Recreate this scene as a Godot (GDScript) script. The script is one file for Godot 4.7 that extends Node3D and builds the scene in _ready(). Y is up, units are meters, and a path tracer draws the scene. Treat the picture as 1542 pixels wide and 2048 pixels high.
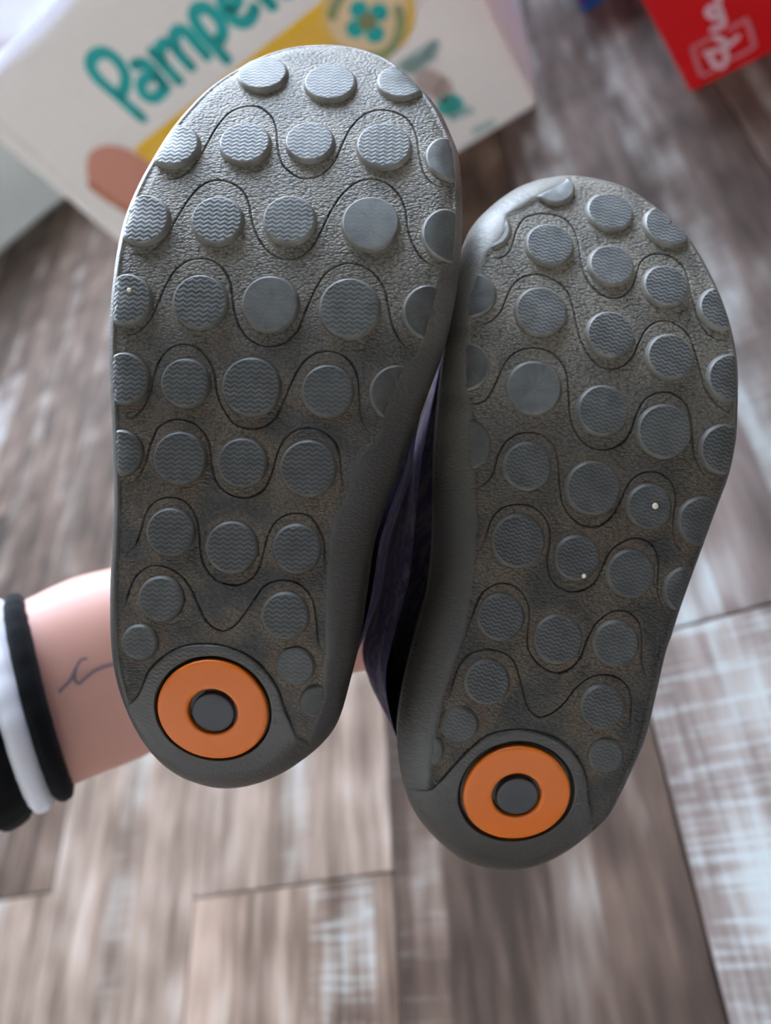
extends Node3D
# A hand holds a pair of toddler barefoot shoes, soles to the camera, over a vinyl plank floor with boxes.

const F := 1409.0
const CX := 771.0
const CY := 1024.0
const CAM := Vector3(0, 0.36, 0)
const RX := Vector3(0.82625172, -0.56106072, 0.05018927)
const DN := Vector3(-0.33950697, -0.42491219, 0.83915711)
const FW := Vector3(-0.44949206, -0.71039465, -0.54156846)

var names := {}
var fine := FastNoiseLite.new()
var rough := FastNoiseLite.new()


# ---------------------------------------------------------------- helpers
func ray(p: Vector2) -> Vector3:
	return RX * (p.x - CX) + DN * (p.y - CY) + FW * F


func on_plane(p: Vector2, o: Vector3, n: Vector3) -> Vector3:
	var r := ray(p)
	return CAM + r * ((o - CAM).dot(n) / r.dot(n))


func view_basis() -> Basis:
	return Basis(RX, -DN, -FW)


func numbered(called: String) -> String:
	var n: int = names.get(called, 0)
	names[called] = n + 1
	return called if n == 0 else "%s_%03d" % [called, n]


func thing(called: String, label: String, category: String, at := Vector3.ZERO, turn := Basis()) -> Node3D:
	var o := Node3D.new()
	o.name = numbered(called)
	add_child(o)
	o.transform = Transform3D(turn, at)
	o.set_meta("label", label)
	o.set_meta("category", category)
	return o


func obj(called: String, mesh: Mesh, m: Material, parent: Node = null) -> MeshInstance3D:
	var o := MeshInstance3D.new()
	o.name = numbered(called) if parent == null else called
	o.mesh = mesh
	if m:
		o.material_override = m
	(parent if parent else self).add_child(o, true)
	return o


func struct(called: String, mesh: Mesh, m: Material, label: String, category: String) -> MeshInstance3D:
	var o := obj(called, mesh, m)
	o.set_meta("kind", "structure")
	o.set_meta("label", label)
	o.set_meta("category", category)
	return o


func mat(c: Color, roughness := 0.6, spec := 0.5) -> StandardMaterial3D:
	var m := StandardMaterial3D.new()
	m.albedo_color = c
	m.roughness = roughness
	m.metallic_specular = spec
	return m


func pts(a: Array) -> PackedVector2Array:
	var r := PackedVector2Array()
	for i in range(0, a.size(), 2):
		r.append(Vector2(a[i], a[i + 1]))
	return r


# points read in an enlarged detail: origin plus value over scale
func pts_in(ox: float, oy: float, k: float, a: Array) -> PackedVector2Array:
	var r := PackedVector2Array()
	for i in range(0, a.size(), 2):
		r.append(Vector2(ox + a[i] / k, oy + a[i + 1] / k))
	return r


func smooth_line(p: PackedVector2Array, closed: bool, per: int) -> PackedVector2Array:
	var r := PackedVector2Array()
	var n := p.size()
	for i in (n if closed else n - 1):
		var a := p[(i - 1 + n) % n] if closed else p[maxi(i - 1, 0)]
		var b := p[i]
		var c := p[(i + 1) % n]
		var d := p[(i + 2) % n] if closed else p[mini(i + 2, n - 1)]
		for k in per:
			r.append(b.cubic_interpolate(c, a, d, float(k) / per))
	if not closed:
		r.append(p[n - 1])
	return r


func mesh_of(v: PackedVector3Array, n: PackedVector3Array, idx: PackedInt32Array, uv := PackedVector2Array(), col := PackedColorArray(), to: ArrayMesh = null) -> ArrayMesh:
	var a := []
	a.resize(Mesh.ARRAY_MAX)
	a[Mesh.ARRAY_VERTEX] = v
	a[Mesh.ARRAY_NORMAL] = n
	a[Mesh.ARRAY_INDEX] = idx
	if uv.size():
		a[Mesh.ARRAY_TEX_UV] = uv
	if col.size():
		a[Mesh.ARRAY_COLOR] = col
	var m := to if to else ArrayMesh.new()
	m.add_surface_from_arrays(Mesh.PRIMITIVE_TRIANGLES, a)
	return m


# rings of equal length joined into a skin; normals from neighbours
func loft(rings: Array, closed := true, flip := false, uvs := false) -> ArrayMesh:
	var n: int = rings[0].size()
	var m := rings.size()
	var v := PackedVector3Array()
	for r in rings:
		v.append_array(r)
	var nor := PackedVector3Array()
	var uv := PackedVector2Array()
	for j in m:
		for i in n:
			var il := (i - 1 + n) % n if closed else maxi(i - 1, 0)
			var ir := (i + 1) % n if closed else mini(i + 1, n - 1)
			var a := v[j * n + ir] - v[j * n + il]
			var b := v[mini(j + 1, m - 1) * n + i] - v[maxi(j - 1, 0) * n + i]
			var x := a.cross(b)
			if x.length() < 1e-14:
				x = Vector3(0, 0, 1)
			nor.append((x if not flip else -x).normalized())
			uv.append(Vector2(float(i) / n, float(j) / (m - 1)))
	var idx := PackedInt32Array()
	for j in m - 1:
		for i in (n if closed else n - 1):
			var a := j * n + i
			var b := j * n + (i + 1) % n
			if flip:
				idx.append_array([a, b, a + n, b, b + n, a + n])
			else:
				idx.append_array([a, a + n, b, b, a + n, b + n])
	return mesh_of(v, nor, idx, uv if uvs else PackedVector2Array())


func rounded_box(size: Vector3, r: float) -> ArrayMesh:
	var h := size / 2.0
	var v := PackedVector3Array()
	var n := PackedVector3Array()
	var idx := PackedInt32Array()
	var uv := PackedVector2Array()
	for axis in 3:
		var u := (axis + 1) % 3
		var w := (axis + 2) % 3
		for sgn in [-1.0, 1.0]:
			var a0 := v.size()
			var lu := steps(h[u], r)
			var lw := steps(h[w], r)
			for y in lw:
				for x in lu:
					var p := Vector3.ZERO
					p[axis] = sgn * h[axis]
					p[u] = x
					p[w] = y
					var inner := Vector3(clampf(p.x, r - h.x, h.x - r), clampf(p.y, r - h.y, h.y - r), clampf(p.z, r - h.z, h.z - r))
					var q := (p - inner).normalized()
					v.append(inner + q * r)
					n.append(q)
					uv.append(Vector2(x / h[u], y / h[w]) * 0.5 + Vector2(0.5, 0.5))
			var c := lu.size()
			for j in lw.size() - 1:
				for i in c - 1:
					var k := a0 + j * c + i
					if sgn < 0:
						idx.append_array([k, k + 1, k + c, k + 1, k + c + 1, k + c])
					else:
						idx.append_array([k, k + c, k + 1, k + 1, k + c, k + c + 1])
	return mesh_of(v, n, idx, uv)


func steps(h: float, r: float) -> PackedFloat32Array:
	return PackedFloat32Array([-h, -h + r * 0.3, -h + r * 0.65, -h + r, h - r, h - r * 0.65, h - r * 0.3, h])


func boxes(list: Array) -> ArrayMesh:
	var st := SurfaceTool.new()
	st.begin(Mesh.PRIMITIVE_TRIANGLES)
	for b in list:
		var bm := BoxMesh.new()
		bm.size = b[1] - b[0]
		st.append_from(bm, 0, Transform3D(Basis(), (b[0] + b[1]) / 2.0))
	return st.commit()


# a flat print on a plane: a filled outline, lifted a little from the surface
func flat_poly(p: PackedVector2Array, o: Vector3, n: Vector3, lift: float) -> ArrayMesh:
	var v := PackedVector3Array()
	var nn := PackedVector3Array()
	for q in p:
		v.append(on_plane(q, o, n) + n * lift)
		nn.append(n)
	var t := Geometry2D.triangulate_polygon(p)
	return mesh_of(v, nn, t)


# pen strokes of even width on a plane, with round ends
func strokes(lines: Array, half: float, o: Vector3, n: Vector3, lift: float) -> ArrayMesh:
	var v := PackedVector3Array()
	var nn := PackedVector3Array()
	var idx := PackedInt32Array()
	for line in lines:
		var l := smooth_line(line, false, 4)
		var at := PackedVector3Array()
		for q in l:
			at.append(on_plane(q, o, n) + n * lift)
		for i in at.size():
			var along := (at[mini(i + 1, at.size() - 1)] - at[maxi(i - 1, 0)]).normalized()
			var side := along.cross(n) * half
			v.append(at[i] + side)
			v.append(at[i] - side)
			nn.append(n)
			nn.append(n)
			if i > 0:
				var k := v.size() - 4
				idx.append_array([k, k + 1, k + 2, k + 1, k + 3, k + 2])
		for e in [0, at.size() - 1]:
			var c := v.size()
			v.append(at[e])
			nn.append(n)
			var sx := (at[mini(e + 1, at.size() - 1)] - at[maxi(e - 1, 0)]).normalized()
			var sy := sx.cross(n)
			for k in 13:
				v.append(at[e] + (sx * cos(k * TAU / 12) + sy * sin(k * TAU / 12)) * half)
				nn.append(n)
				if k:
					idx.append_array([c, c + k, c + k + 1])
	return mesh_of(v, nn, idx)


# ---------------------------------------------------------------- the sole
class Sole:
	var d0: float
	var k: float  # metres per unit
	var toe: Array
	var heel: Array
	var poly := PackedVector2Array()
	var wid := PackedFloat32Array()
	var x0: float
	var y0: float
	var nx: int
	var ny: int
	var sd := PackedFloat32Array()
	var wd := PackedFloat32Array()
	var rim := PackedFloat32Array()
	var collar := PackedFloat32Array()
	var rim_inset := 20.0
	const STEP := 10.0
	const FINE := 4.0
	var fx: int
	var fy: int

	func macro(q: Vector2) -> float:
		var h := 0.0
		if q.y < toe[0]:
			h -= toe[2] * pow((toe[0] - q.y) / toe[1], 2.0)
		if q.y > heel[0]:
			h -= heel[2] * pow((q.y - heel[0]) / heel[1], 2.0)
		return h

	func unit_depth() -> float:
		return d0 / k

	# photo place -> place on the sole's own plane, for a point that lies «extra» above the tread
	func to_plane(p: Vector2, extra: float) -> Vector2:
		var c := Vector2(771, 1024)
		var q := p
		var dd := d0 / k
		for i in 5:
			q = c + (p - c) * (dd - macro(q) - extra) / dd
		return q

	func build(outline: PackedVector2Array, widths: PackedFloat32Array, rim_px: Array, collar_px: PackedVector2Array) -> void:
		poly.clear()
		for i in outline.size():
			poly.append(to_plane(outline[i], -roll_depth(widths[i])))
		wid = widths
		var lo := poly[0]
		var hi := poly[0]
		for p in poly:
			lo = lo.min(p)
			hi = hi.max(p)
		x0 = lo.x - 30
		y0 = lo.y - 30
		nx = int((hi.x - lo.x + 60) / STEP) + 2
		ny = int((hi.y - lo.y + 60) / STEP) + 2
		sd.resize(nx * ny)
		wd.resize(nx * ny)
		var n := poly.size()
		for j in ny:
			for i in nx:
				var p := Vector2(x0 + i * STEP, y0 + j * STEP)
				var best := 1e12
				var bk := 0
				for e in n:
					var dq := p.distance_squared_to(poly[e])
					if dq < best:
						best = dq
						bk = e
				var c1 := Geometry2D.get_closest_point_to_segment(p, poly[bk], poly[(bk + 1) % n])
				var c2 := Geometry2D.get_closest_point_to_segment(p, poly[bk], poly[(bk - 1 + n) % n])
				var d := minf(p.distance_to(c1), p.distance_to(c2))
				sd[j * nx + i] = -d if Geometry2D.is_point_in_polygon(p, poly) else d
				wd[j * nx + i] = wid[bk]
		fx = int(nx * STEP / FINE) + 1
		fy = int(ny * STEP / FINE) + 1
		rim = raster(rim_px, 5)
		collar = raster([collar_px], 1)

	func raster(list: Array, blur: int) -> PackedFloat32Array:
		var a := PackedFloat32Array()
		a.resize(fx * fy)
		for px in list:
			if px.size() < 3:
				continue
			var pp := PackedVector2Array()
			for p in px:
				pp.append(to_plane(p, 0.0))
			for j in fy:
				for i in fx:
					if Geometry2D.is_point_in_polygon(Vector2(x0 + i * FINE, y0 + j * FINE), pp):
						a[j * fx + i] = 1.0
		for b in blur:
			var c := a.duplicate()
			for j in range(1, fy - 1):
				for i in range(1, fx - 1):
					var o := j * fx + i
					c[o] = (a[o] * 2 + a[o - 1] + a[o + 1] + a[o - fx] + a[o + fx]) / 6.0
			a = c
		return a

	func samp(a: PackedFloat32Array, q: Vector2, st: float, w: int, h: int) -> float:
		var u := clampf((q.x - x0) / st, 0.0, w - 1.001)
		var v := clampf((q.y - y0) / st, 0.0, h - 1.001)
		var i := int(u)
		var j := int(v)
		u -= i
		v -= j
		var o := j * w + i
		return lerpf(lerpf(a[o], a[o + 1], u), lerpf(a[o + w], a[o + w + 1], u), v)

	func inside(q: Vector2) -> float:
		return -samp(sd, q, STEP, nx, ny)

	func width_at(q: Vector2) -> float:
		return samp(wd, q, STEP, nx, ny)

	func outward(q: Vector2) -> Vector2:
		return Vector2(inside(q - Vector2(4, 0)) - inside(q + Vector2(4, 0)), inside(q - Vector2(0, 4)) - inside(q + Vector2(0, 4))).normalized()

	func roll_depth(w: float) -> float:
		return minf(w, 100.0) * 0.85

	func rim_at(q: Vector2, d: float) -> float:
		return maxf(samp(rim, q, FINE, fx, fy), 1.0 - smoothstep(rim_inset - 4, rim_inset + 5, d))

	func collar_at(q: Vector2) -> float:
		return samp(collar, q, FINE, fx, fy)

	# the sole without grooves: spring of toe and heel, rounded edge, rim and heel collar
	func base(q: Vector2) -> float:
		var d := inside(q)
		var w := width_at(q)
		var t := clampf(1.0 - d / w, 0.0, 1.0)
		return macro(q) - roll_depth(w) * (1.0 - sqrt(maxf(0.0, 1.0 - t * t))) + 6.0 * maxf(rim_at(q, d), collar_at(q))

	func local(q: Vector2, h: float) -> Vector3:
		return Vector3((q.x - 771.0) * k, (1024.0 - q.y) * k, h * k)


var rubber: StandardMaterial3D
var smooth_rubber: StandardMaterial3D
var wave_rubber: StandardMaterial3D
var stud_mats := []
var orange: StandardMaterial3D
var button_mat: StandardMaterial3D
var gap_mat: StandardMaterial3D
var wall_rubber: StandardMaterial3D
var upper_mat: StandardMaterial3D
var lining_mat: StandardMaterial3D


func build_sole(s: Sole, root: Node3D, grooves: Array, studs: Array, ring_c: Vector2, seed_at: int, dirt_from: float) -> void:
	var step := 1.6
	var lo := s.poly[0]
	var hi := s.poly[0]
	for p in s.poly:
		lo = lo.min(p)
		hi = hi.max(p)
	lo -= Vector2(4, 4)
	var w := int((hi.x - lo.x) / step) + 4
	var h := int((hi.y - lo.y) / step) + 4
	var g := PackedFloat32Array()
	g.resize(w * h)
	for line in grooves:
		var l := smooth_line(line, false, 10)
		for i in l.size():
			l[i] = s.to_plane(l[i], 0.0)
		var total := 0.0
		for i in l.size() - 1:
			total += l[i].distance_to(l[i + 1])
		var run := 0.0
		for i in l.size() - 1:
			var seg := l[i].distance_to(l[i + 1])
			var n := int(ceil(seg / 1.2))
			for e in n:
				var p := l[i].lerp(l[i + 1], float(e) / n)
				var t := run + seg * e / n
				var fade := clampf(minf(t, total - t) / 40.0, 0.25, 1.0)
				var ci := int((p.x - lo.x) / step)
				var cj := int((p.y - lo.y) / step)
				for jj in range(maxi(cj - 2, 0), mini(cj + 4, h)):
					for ii in range(maxi(ci - 2, 0), mini(ci + 4, w)):
						var dd := p.distance_squared_to(lo + Vector2(ii, jj) * step)
						var val := exp(-dd / 1.7) * fade
						if val > g[jj * w + ii]:
							g[jj * w + ii] = val
			run += seg
	# dust gathers round the feet of the studs
	var halo := PackedFloat32Array()
	halo.resize(w * h)
	for st in studs:
		var c := s.to_plane(Vector2(st[0], st[1]), 8.0)
		var reach: float = st[2] + 30.0
		for jj in range(maxi(0, int((c.y - reach - lo.y) / step)), mini(h, int((c.y + reach - lo.y) / step))):
			for ii in range(maxi(0, int((c.x - reach - lo.x) / step)), mini(w, int((c.x + reach - lo.x) / step))):
				var dd := c.distance_to(lo + Vector2(ii, jj) * step)
				halo[jj * w + ii] = maxf(halo[jj * w + ii], 1.0 - smoothstep(st[2], reach, dd))
	var ring_q := s.to_plane(ring_c, 6.0)
	var idx_of := PackedInt32Array()
	idx_of.resize(w * h)
	idx_of.fill(-1)
	var keep := PackedByteArray()
	keep.resize(w * h)
	var dist := PackedFloat32Array()
	dist.resize(w * h)
	for j in h:
		for i in w:
			var d := s.inside(lo + Vector2(i, j) * step)
			dist[j * w + i] = d
			if d > 0.0:
				keep[j * w + i] = 1
	var v := PackedVector3Array()
	var uv := PackedVector2Array()
	var col := PackedColorArray()
	var smooth_of := PackedByteArray()
	var clean := Color(0.028, 0.0265, 0.0235)
	var dusty := Color(0.125, 0.091, 0.058)
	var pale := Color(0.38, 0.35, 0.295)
	var near_black := Color(0.014, 0.012, 0.010)  # groove dirt, and the near-black floor of the ring recess
	var rust := Color(0.085, 0.044, 0.020)
	for j in range(1, h - 1):
		for i in range(1, w - 1):
			var o := j * w + i
			if not keep[o]:
				if not (keep[o - 1] or keep[o + 1] or keep[o - w] or keep[o + w] or keep[o - w - 1] or keep[o - w + 1] or keep[o + w - 1] or keep[o + w + 1]):
					continue
			var q := lo + Vector2(i, j) * step
			var d := dist[o]
			if not keep[o]:
				q += s.outward(q) * d
				d = s.inside(q)
				q += s.outward(q) * d
				d = 0.0
			idx_of[o] = v.size()
			var wq := s.width_at(q)
			var t := clampf(1.0 - d / wq, 0.0, 1.0)
			var rm := s.rim_at(q, d)
			var cl := s.collar_at(q)
			var hh := s.macro(q) - s.roll_depth(wq) * (1.0 - sqrt(maxf(0.0, 1.0 - t * t))) + 6.0 * maxf(rm, cl)
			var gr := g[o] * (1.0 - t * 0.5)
			hh -= 5.0 * gr
			var rd := q.distance_to(ring_q)
			if rd < 121.0:
				hh -= 12.0 * (1.0 - smoothstep(114.0, 120.0, rd))
			v.append(s.local(q, hh))
			uv.append(Vector2(q.x / 430.0, q.y / 280.0))
			var low := clampf((q.y - dirt_from) / 350.0, 0.15, 1.0)
			var nz := rough.get_noise_2d(q.x + seed_at, q.y) * 0.5 + 0.5
			var sp := fine.get_noise_2d(q.x * 2.0, (q.y + seed_at) * 2.0)
			var dirt := clampf((nz - 0.30) * 2.2 + halo[o] * 0.6 - 0.15, 0.0, 1.0) * low * (1.0 - maxf(rm * 0.97, cl)) * (1.0 - smoothstep(0.25, 0.8, t))
			dirt = clampf(dirt * (0.85 + sp * 1.7), 0.0, 0.95)
			var dust_and_light := clampf(0.52 + sp * 0.6 + halo[o] * 0.3 + (nz - 0.5) * 0.8, 0.0, 0.9) * (1.0 - smoothstep(dirt_from - 350.0, dirt_from + 350.0, q.y)) * (1.0 - maxf(rm * 0.45, cl))  # toe dust, plus toe light and rim sheen painted into the colour
			var c := clean.lerp(pale, dust_and_light).lerp(dusty, dirt)
			c = c.lerp(rust, clampf((rough.get_noise_2d(q.x * 1.7 - seed_at, q.y * 1.7) - 0.04) * 2.6, 0.0, 0.75) * dirt)
			c = c.lerp(near_black, gr * 0.85 * (1.0 - rm * 0.5))
			if rd < 119.0:
				c = near_black
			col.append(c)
			smooth_of.append(2 if cl > 0.75 and rd > 123.0 and q.y < ring_q.y + 30.0 and rd < 165.0 else (1 if (rm > 0.6 and d > 3.0) or cl > 0.6 else 0))
	# normals from the neighbours on the grid
	var nor := PackedVector3Array()
	nor.resize(v.size())
	for j in range(1, h - 1):
		for i in range(1, w - 1):
			var o := j * w + i
			var a := idx_of[o]
			if a < 0:
				continue
			var l := idx_of[o - 1] if idx_of[o - 1] >= 0 else a
			var r := idx_of[o + 1] if idx_of[o + 1] >= 0 else a
			var u := idx_of[o - w] if idx_of[o - w] >= 0 else a
			var b := idx_of[o + w] if idx_of[o + w] >= 0 else a
			var n := (v[r] - v[l]).cross(v[u] - v[b])
			nor[a] = n.normalized() if n.length() > 1e-16 else Vector3(0, 0, 1)
	var parts := [PackedInt32Array(), PackedInt32Array(), PackedInt32Array()]
	for j in range(1, h - 2):
		for i in range(1, w - 2):
			var o := j * w + i
			if not (keep[o] or keep[o + 1] or keep[o + w] or keep[o + w + 1]):
				continue
			var a := idx_of[o]
			var b := idx_of[o + 1]
			var c := idx_of[o + w]
			var e := idx_of[o + w + 1]
			if a < 0 or b < 0 or c < 0 or e < 0:
				continue
			var into: PackedInt32Array = parts[smooth_of[a]]
			into.append(a)
			into.append(b)
			into.append(c)
			into.append(b)
			into.append(e)
			into.append(c)
			parts[smooth_of[a]] = into
	var m := mesh_of(v, nor, parts[0], uv, col)
	mesh_of(v, nor, parts[1], uv, col, m)
	m.surface_set_material(0, rubber)
	mesh_of(v, nor, parts[2], uv, col, m)
	m.surface_set_material(1, smooth_rubber)
	m.surface_set_material(2, wave_rubber)
	obj("outsole", m, null, root)


# a round piece that stands on the sole and follows its curve; profile: [radius, height] from the centre out
func round_piece(s: Sole, called: String, c_px: Vector2, top: float, profile: Array, m: Material, parent: Node, seg := 44, spin := 0.0, tile := Vector2(17, 10), tones := PackedColorArray()) -> MeshInstance3D:
	var c := s.to_plane(c_px, top)
	var f := (s.unit_depth() - s.macro(c) - top) / s.unit_depth()
	var v := PackedVector3Array()
	var uv := PackedVector2Array()
	var col := PackedColorArray()
	var rings := profile.size()
	for r in rings:
		for i in seg:
			var dir := Vector2.RIGHT.rotated(TAU * i / seg)
			var q: Vector2 = c + dir * profile[r][0] * f
			var rel := (q - c).rotated(-spin)
			var d := s.inside(q)
			if d < 1.5:
				q -= s.outward(q) * (1.5 - d)
				d = s.inside(q)
				if d < 1.0:
					q -= s.outward(q) * (1.2 - d)
			var e := clampf(d / (s.width_at(q) * 0.5), 0.0, 1.0)
			var hgt: float = profile[r][1]
			if called == "stud":
				var up := 6.0 * maxf(s.rim_at(q, d), s.collar_at(q))
				var low := 0.12 + 0.88 * smoothstep(0.0, 1.0, e)
				hgt = (hgt * low if hgt > 0 else hgt) - up
				hgt = lerpf(hgt, -1.5, smoothstep(0.72, 0.98, up / 6.0)) if r < 7 else minf(hgt, lerpf(hgt, -2.0, smoothstep(0.72, 0.98, up / 6.0)))
			v.append(s.local(q, s.base(q) + hgt))
			uv.append(Vector2(0.0, 0.48) if called == "stud" and r >= 5 else Vector2(rel.x / tile.x, rel.y / tile.y))
			if tones.size():
				var sp := fine.get_noise_2d(q.x, q.y) * 0.5 + rough.get_noise_2d(q.x * 3.0, q.y * 3.0)
				col.append(tones[r] * clampf(1.0 + sp * 0.45, 0.6, 1.5))
	var nor := PackedVector3Array()
	for r in rings:
		for i in seg:
			var a := v[r * seg + (i + 1) % seg] - v[r * seg + (i - 1 + seg) % seg]
			var b := v[mini(r + 1, rings - 1) * seg + i] - v[maxi(r - 1, 0) * seg + i]
			var n := a.cross(b)
			nor.append(n.normalized() if n.length() > 1e-16 and profile[r][0] > 0.01 else Vector3(0, 0, 1))
	if profile[0][0] < 0.01:
		var mean := Vector3.ZERO
		for i in seg:
			mean += nor[seg * 2 + i]
		for i in seg:
			nor[i] = mean.normalized()
			nor[seg + i] = (mean.normalized() + nor[seg + i]).normalized()
	var idx := PackedInt32Array()
	for r in rings - 1:
		for i in seg:
			var a := r * seg + i
			var b := r * seg + (i + 1) % seg
			idx.append_array([a, a + seg, b, b, a + seg, b + seg])
	return obj(called, mesh_of(v, nor, idx, uv, col), m, parent)


func stud_profile(r: float, h: float) -> Array:
	return [[0.0, h], [r * 0.35, h], [r * 0.7, h], [r - 4, h], [r - 2.2, h - 0.3], [r - 2.2, h - 0.3], [r - 0.6, h - 1.3], [r + 0.8, h - 2.8], [r + 3.2, h * 0.35], [r + 4.5, -3.0]]


func make_shoe(s: Sole, root: Node3D, outline: PackedVector2Array, widths: PackedFloat32Array, rims: Array, collar: PackedVector2Array, grooves: Array, studs: Array, ring: Array, spin: float, seed_at: int, dirt_from: float, spine: Array, bulge: Array) -> void:
	var smooth_out := smooth_line(outline, true, 4)
	var sw := PackedFloat32Array()
	var n := outline.size()
	for i in n:
		for e in 4:
			sw.append(lerpf(widths[i], widths[(i + 1) % n], e / 4.0))
	s.build(smooth_out, sw, rims, collar)
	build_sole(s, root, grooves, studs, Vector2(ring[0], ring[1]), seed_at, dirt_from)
	for i in studs.size():
		var st: Array = studs[i]
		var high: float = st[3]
		var up := 1.0 - smoothstep(dirt_from - 350.0, dirt_from + 350.0, st[1])  # studs paler at the toe: wear and dust, with brighter light painted in
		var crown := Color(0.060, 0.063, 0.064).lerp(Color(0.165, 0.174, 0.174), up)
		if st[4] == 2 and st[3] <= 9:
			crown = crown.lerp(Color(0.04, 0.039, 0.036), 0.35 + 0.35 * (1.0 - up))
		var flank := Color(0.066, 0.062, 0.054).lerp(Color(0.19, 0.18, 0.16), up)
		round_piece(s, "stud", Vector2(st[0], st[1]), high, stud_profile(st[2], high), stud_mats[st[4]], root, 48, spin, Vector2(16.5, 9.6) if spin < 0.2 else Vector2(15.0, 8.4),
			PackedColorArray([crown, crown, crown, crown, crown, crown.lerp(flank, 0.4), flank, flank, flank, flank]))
	var rc := Vector2(ring[0], ring[1])
	var a: float = ring[2]
	var b: float = ring[3]
	round_piece(s, "heel_ring", rc, 4.0, [[b - 1.0, -10.0], [b, -1.0], [b + 1.4, 2.0], [b + 4, 4.0], [b + 9, 4.4], [(a + b) / 2, 4.6], [a - 9, 4.4], [a - 4, 4.0], [a - 1.4, 2.0], [a, -1.0], [a + 0.5, -10.0]], orange, root, 96)
	round_piece(s, "heel_button", rc + Vector2(1, 2), 1.0, [[0.0, 0.5], [20.0, 0.5], [b - 13, 0.5], [b - 9, 0.0], [b - 7.5, -1.5], [b - 6, -11.0]], button_mat, root, 64)
	# sidewall and upper, going away from the tread
	var np := s.poly.size()
	var out_n := PackedVector2Array()
	for i in np:
		var t := s.poly[(i + 2) % np] - s.poly[(i - 2 + np) % np]
		out_n.append(Vector2(t.y, -t.x).normalized())
	if (s.poly[0] + out_n[0] * 6.0).distance_to(Vector2(s.poly[0].x, 900)) < s.poly[0].distance_to(Vector2(s.poly[0].x, 900)):
		for i in np:
			out_n[i] = -out_n[i]
	var edge := PackedFloat32Array()
	for i in np:
		edge.append(s.macro(s.poly[i]) - s.roll_depth(sw[i]))
	var rings := []
	for st in [[0.0, -0.6], [-10.0, 0.6], [-45.0, 1.0], [-80.0, -2.0], [-98.0, -6.0], [-104.0, -14.0]]:
		var r := PackedVector3Array()
		for i in np:
			r.append(s.local(s.poly[i] + out_n[i] * st[1], edge[i] + st[0]))
		rings.append(r)
	obj("sidewall", loft(rings, true, true), wall_rubber, root)
	var toe_q := s.to_plane(Vector2(spine[0], spine[1]), 0)
	var heel_q := s.to_plane(Vector2(spine[2], spine[3]), 0)
	var up := []
	var inn := []
	for layer in 20:
		var r := PackedVector3Array()
		for i in np:
			var p := s.poly[i]
			var along := clampf((p.y - toe_q.y) / (heel_q.y - toe_q.y), 0.0, 1.0)
			var mid := toe_q.lerp(heel_q, along)
			var open := smoothstep(0.42, 0.58, along)
			var tall := lerpf(200.0, 330.0, smoothstep(0.05, 0.7, along))
			var t := minf(layer / 13.0, 1.0)
			var belly: float = bulge[0] * sin(PI * minf(t * 1.1, 1.0))
			if out_n[i].x * bulge[1] > 0.2:
				belly += bulge[2] * (smoothstep(0.38, 0.60, along) if bulge[1] > 0 else smoothstep(0.0, 0.6, along)) * (1.0 - smoothstep(0.79, 1.0, along)) * sin(PI * clampf(t * 0.8 + 0.12, 0, 1))
			var inset := pow(t, 2.0) * lerpf(1.0, 0.42, open)
			var z := -88.0 - tall * sin(t * PI / 2)
			if layer > 13:
				var e := (layer - 13) / 6.0
				inset += 0.07 * sin(e * PI / 2) * open
				z += e * tall * 0.8 * open + sin(e * PI) * -8.0 * open
			var q := (p + out_n[i] * (belly - 6.0)).lerp(mid, inset)
			r.append(s.local(q, edge[i] * (1.0 - t * 0.6) + z))
		if layer <= 14:
			up.append(r)
		if layer >= 14:
			inn.append(r)
	obj("upper", loft(up, true, true, true), upper_mat, root)
	obj("lining", loft(inn, true, true), lining_mat, root)


# ---------------------------------------------------------------- the arm
var bones := []
var arm_lo := Vector3.ZERO


func joint(x: float, y: float, depth: float) -> Vector3:
	return Vector3((x - CX) / F * depth, -(y - CY) / F * depth, -depth)


func field(p: Vector3) -> float:
	var d := 1.0
	for b in bones:
		var a: Vector3 = b[0]
		var ab: Vector3 = b[4]
		var t := clampf((p - a).dot(ab) * b[5], 0.0, 1.0)
		var e: float = p.distance_to(a + ab * t) - lerpf(b[2], b[3], t)
		var kk: float = b[6]
		var hh := maxf(kk - absf(d - e), 0.0) / kk
		d = minf(d, e) - hh * hh * kk * 0.25
	return d


func bone(a: Vector3, b: Vector3, ra: float, rb: float, k := 0.008) -> void:
	bones.append([a, b, ra, rb, b - a, 1.0 / (b - a).length_squared(), k])


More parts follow.
